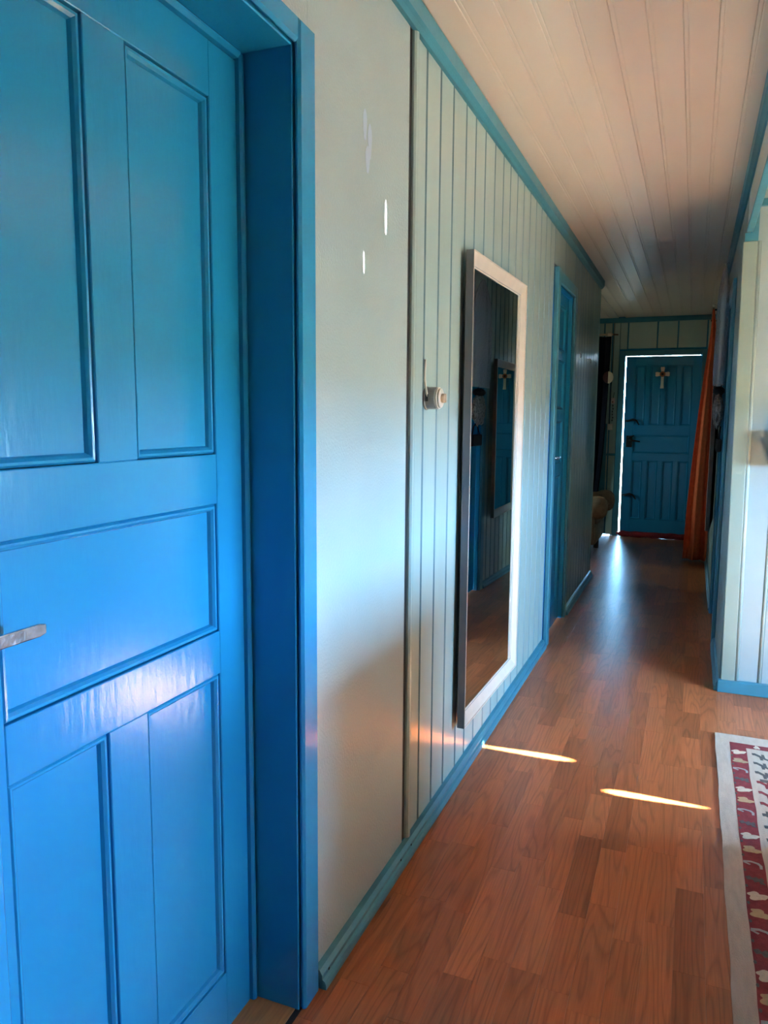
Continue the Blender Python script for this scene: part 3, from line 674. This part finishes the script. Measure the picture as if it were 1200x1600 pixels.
# ------------------------------------------------------------------ armchairs
def armchair(loc, rz, label, W2=.40, nm='armchair'):
    """local: faces +x, width along y"""
    e = tag(empty(nm, loc, rz), label, nm)
    D = .72
    G().box(-D+.01, -.015, -W2+.06, W2-.06, .13, .33).build('base', BROWN, e, .03, 3, True)
    G().box(-D+.15, .0, -W2+.13, W2-.13, .32, .46).build('seat_cushion', BROWN, e, .045, 4, True)
    G().prism([(-D, -W2+.04, .30), (-D+.20, -W2+.04, .40), (-D+.10, -W2+.04, .88), (-D+.02, -W2+.04, .93), (-D-.10, -W2+.04, .90), (-D-.08, -W2+.04, .32)], (0, 2*W2-.08, 0)).build('backrest', BROWN, e, .04, 3, True)
    for s in (-1, 1):
        yc = s*(W2-.055)
        # scroll arm: lathe-like roll along x with a swelling front
        prof = [(.040, -.66), (.085, -.64), (.085, -.10), (.105, -.05), (.112, 0.), (.100, .045), (.070, .075), (.020, .085)]
        G().lathe(prof, (0, yc, .50), (1, 0, 0), 20).build('arm', BROWN, e, smooth=True)
        G().box(-D+.04, -.03, yc-.055, yc+.055, .14, .50).build('arm_side', BROWN, e, .02, 2, True)
        for xx in (-.08, -D+.08):
            G().prism([(xx-.025, yc-.025, 0), (xx+.025, yc-.025, 0), (xx+.025, yc+.025, 0), (xx-.025, yc+.025, 0)], (0, 0, .15)).build('leg', DKWOOD, e, .004)
    return e
armchair((-.035, 7.80, 0), 0, 'brown upholstered armchair with rolled arms in the alcove before the navy curtain')

# ------------------------------------------------------------------ hung garment on door 4
e = tag(empty('garment_cover', (.905, 5.50, 1.565)), 'clear plastic garment cover hanging on the shaded right-hand door', 'garment cover')
v = []; f = []; n = 40; zs = [.765, .73, .67, .60, .5, .4, .3, .2, .08, 0.]
for i, z in enumerate(zs):
    t = min(1, (.765-z)/.18); ry = .03+.165*t**.7; rx = .008+.026*t
    for k in range(n):
        a = 2*math.pi*k/n; wv = 1+.10*math.sin(5*a+i*.7)+.07*math.sin(9*a-i)
        v.append((rx*math.cos(a)*wv-.004, ry*math.sin(a)*(1+.03*math.sin(7*a+i)), z))
for i in range(len(zs)-1):
    for k in range(n): f.append((i*n+k, i*n+(k+1) % n, (i+1)*n+(k+1) % n, (i+1)*n+k))
me = bpy.data.meshes.new('film'); me.from_pydata(v, [], f); me.update(); link('film', me, FILM, e, True)
G().tube([(0, 0, .69), (0, 0, .755), (.012, 0, .777), (.020, 0, .765)], .0025, 6).build('hanger_hook', CHROME, e)
G().tube([(-.004, -.17, .60), (-.004, 0, .69), (-.004, .17, .60)], .006, 6).build('hanger_bar', DKWOOD, e)
def lump(name, m, label, cat, loc, rx, ry, rz_, amp, seed, parts=()):
    rr = random.Random(seed); e = tag(empty(name, loc), label, cat)
    bm = bmesh.new(); bmesh.ops.create_icosphere(bm, subdivisions=4, radius=1)
    ph = [rr.uniform(0, 6) for _ in range(6)]
    for vv in bm.verts:
        c = vv.co; k = 1+amp*(math.sin(7*c.x+ph[0])*math.sin(6*c.y+ph[1])+.6*math.sin(13*c.y+ph[2])*math.sin(11*c.z+ph[3])+.4*math.sin(21*c.z+ph[4]+9*c.x))
        vv.co = Vector((c.x*rx*k, c.y*ry*k, c.z*rz_*k))
    me = bpy.data.meshes.new('pile'); bm.to_mesh(me); bm.free(); link('pile', me, m, e, True)
    return e
st = lump('fur_stole', FUR, 'grey fur stole with a dark top hanging below the plastic cover', 'stole', (.905, 5.47, 1.405), .030, .135, .115, .10, 3)
bm = bmesh.new(); bmesh.ops.create_icosphere(bm, subdivisions=3, radius=1)
for vv in bm.verts: vv.co = Vector((vv.co.x*.034*(1+.15*math.sin(9*vv.co.y)), vv.co.y*.11, vv.co.z*.030+.122))
me = bpy.data.meshes.new('dark_collar'); bm.to_mesh(me); bm.free(); link('dark_collar', me, BLACK, st, True)
G().tube([(.012, 0, .05), (.012, 0, .157)], .003, 6).build('loop', BLACK, st)
e = tag(empty('hand_bag', (.920, 5.455, 1.135)), 'flat black bag hanging under the grey fur stole', 'bag')
G().box(-.016, .016, -.11, .11, 0, .085).build('pouch', BLACK, e, .010, 2)
G().tube([(.0, -.09, .08), (.004, -.05, .14), (.006, 0, .16), (.004, .05, .14), (.0, .09, .08)], .005, 6).build('strap', BLACK, e)

# ------------------------------------------------------------------ rug
RX0, RX1, RY0, RY1 = .920, 2.05, .95, 3.455
rug = tag(empty('rug', (RX0, RY0, 0)), 'beige woven rug with a red border of leaf motifs on the laminate floor', 'rug')
def slab(nm, m, x0, x1, y0, y1, z0, z1, wob, seed):
    rr = random.Random(seed); pts = []
    n = 60
    def wv(t): return wob*(math.sin(t*31+seed)+.6*math.sin(t*77+2*seed))
    for k in range(n): pts.append((x0+wv(k/n), y0+(y1-y0)*k/n))
    for k in range(20): pts.append((x0+(x1-x0)*k/20, y1+wv(k/20+3)))
    for k in range(n): pts.append((x1+wv(k/n+5), y1-(y1-y0)*k/n))
    for k in range(20): pts.append((x1-(x1-x0)*k/20, y0+wv(k/20+8)))
    return G().prism([(a-RX0, b-RY0, z0) for a, b in pts], (0, 0, z1-z0)).build(nm, m, rug)
slab('weave_border', BEIGE, RX0, RX1, RY0, RY1, .0005, .0090, .0012, 1)
slab('red_band', RUGRED, .974, RX1-.054, RY0+.085, RY1-.085, .0080, .0098, .0012, 2)
slab('inner_stripe', BEIGE, 1.034, RX1-.114, RY0+.145, RY1-.130, .0085, .0104, .0014, 3)
slab('field', BEIGE, 1.046, RX1-.126, RY0+.157, RY1-.142, .0088, .0107, .0010, 4)
def motif(pts, m, x, y, z, rot, s, parent=rug, nm='motif'):
    c, sn = math.cos(rot), math.sin(rot)
    q = [((a*c-b*sn)*s+x-RX0, (a*sn+b*c)*s+y-RY0, z) for a, b in pts]
    return G().prism(q, (0, 0, .0012)).build(nm, m, parent)
def leaf(k=5, r0=.55):
    out = []
    for i in range(30):
        a = 2*math.pi*i/30; r = r0+.35*abs(math.cos(a*1.5))+.10*math.sin(5*a); out.append((r*math.cos(a)*1.15, r*math.sin(a)*.85))
    return out
HOOK = [(-1, .25), (-.3, .55), (.5, .5), (.9, .1), (1.0, -.5), (.75, -.6), (.6, 0), (.3, .22), (-.3, .25), (-.7, .0), (-.2, -.15), (-.3, -.35), (-.95, -.15)]
SQUIG = [(-1, .1), (-.6, .45), (-.3, .15), (0, .55), (.3, .3), (.55, .65), (.8, .2), (.7, -.1), (1, -.5), (.5, -.55), (.35, -.2), (0, -.5), (-.3, -.1), (-.7, -.35)]
LF = leaf()
ym = 3.274; k = 0
while ym > RY0+.12:
    tp = k % 4
    rr = random.Random(k)
    if tp == 0: motif(LF, WCREAM, 1.003, ym, .0094, .15+rr.uniform(-.1, .1), .0290)
    elif tp == 1: motif(LF, WTAN, 1.004, ym, .0094, -.25+rr.uniform(-.1, .1), .0290)
    elif tp == 2: motif(HOOK, WPALE, 1.003, ym, .0094, -.2, .0285)
    else: motif(SQUIG, WGREY, 1.004, ym, .0094, -.15, .0285)
    G().prism([(.978-RX0+.004*math.cos(a), ym-.04-RY0+.007*math.sin(a), .0094) for a in [q*math.pi/4 for q in range(8)]], (0, 0, .001)).build('motif', WGREY, rug)
    motif((LF, LF, HOOK, SQUIG)[tp], (WCREAM, WTAN, WPALE, WGREY)[tp], RX1-.083, ym, .0094, 3.3, .028)
    ym -= .0845; k += 1
for j, xm in enumerate([1.075+.085*q for q in range(11)]):
    motif((LF, LF, HOOK, SQUIG)[j % 4], (WCREAM, WTAN, WPALE, WGREY)[j % 4], xm, RY1-.108, .0094, 1.6, .0165)
ZIG = [(-1, 1), (-.6, 1), (.1, .2), (.1, .8), (.45, .8), (.45, -.3), (1, -.9), (.6, -1), (.1, -.5), (.1, -1), (-.25, -1), (-.25, -.1), (-.7, .4), (-1, .4)]
BAR = [(-1, .22), (1, .22), (1, -.22), (-1, -.22)]
yy = RY1-.20; k = 0
while yy > RY0+.2:
    motif(ZIG, (WGREY, RUGRED)[(k//3) % 2], 1.085, yy, .0104, .1, .030); motif(ZIG, (WGREY, WCREAM, RUGRED)[k % 3], 1.160, yy-.01, .0104, .1, .030)
    if k % 3 == 2: motif(BAR, WGREY, 1.12, yy-.052, .0104, 0, .055)
    yy -= .085; k += 1

# ------------------------------------------------------------------ side room furniture that shades the lower wall
armchair((1.94, 2.08, .012), 0, 'brown upholstered armchair standing on the rug with its back to the corridor', .52)
e = tag(empty('wall_speaker', (1.155, YR-.060, 1.13)), 'small black speaker on the side room wall beyond the corner post', 'speaker')
G().box(-.056, .060, -.055, .048, 0, .165).build('case', BLACKP, e, .012, 3)
G().lathe([(.036, 0), (.036, .004), (.022, .002), (.010, .006)], (0, -.055, .055), (0, -1, 0), 20).build('woofer', BLACK, e)
G().lathe([(.016, 0), (.016, .003), (.006, .005)], (0, -.055, .125), (0, -1, 0), 16).build('tweeter', BLACK, e)
G().box(-.015, .015, .048, .0598, .06, .10).build('bracket', IRON, e)
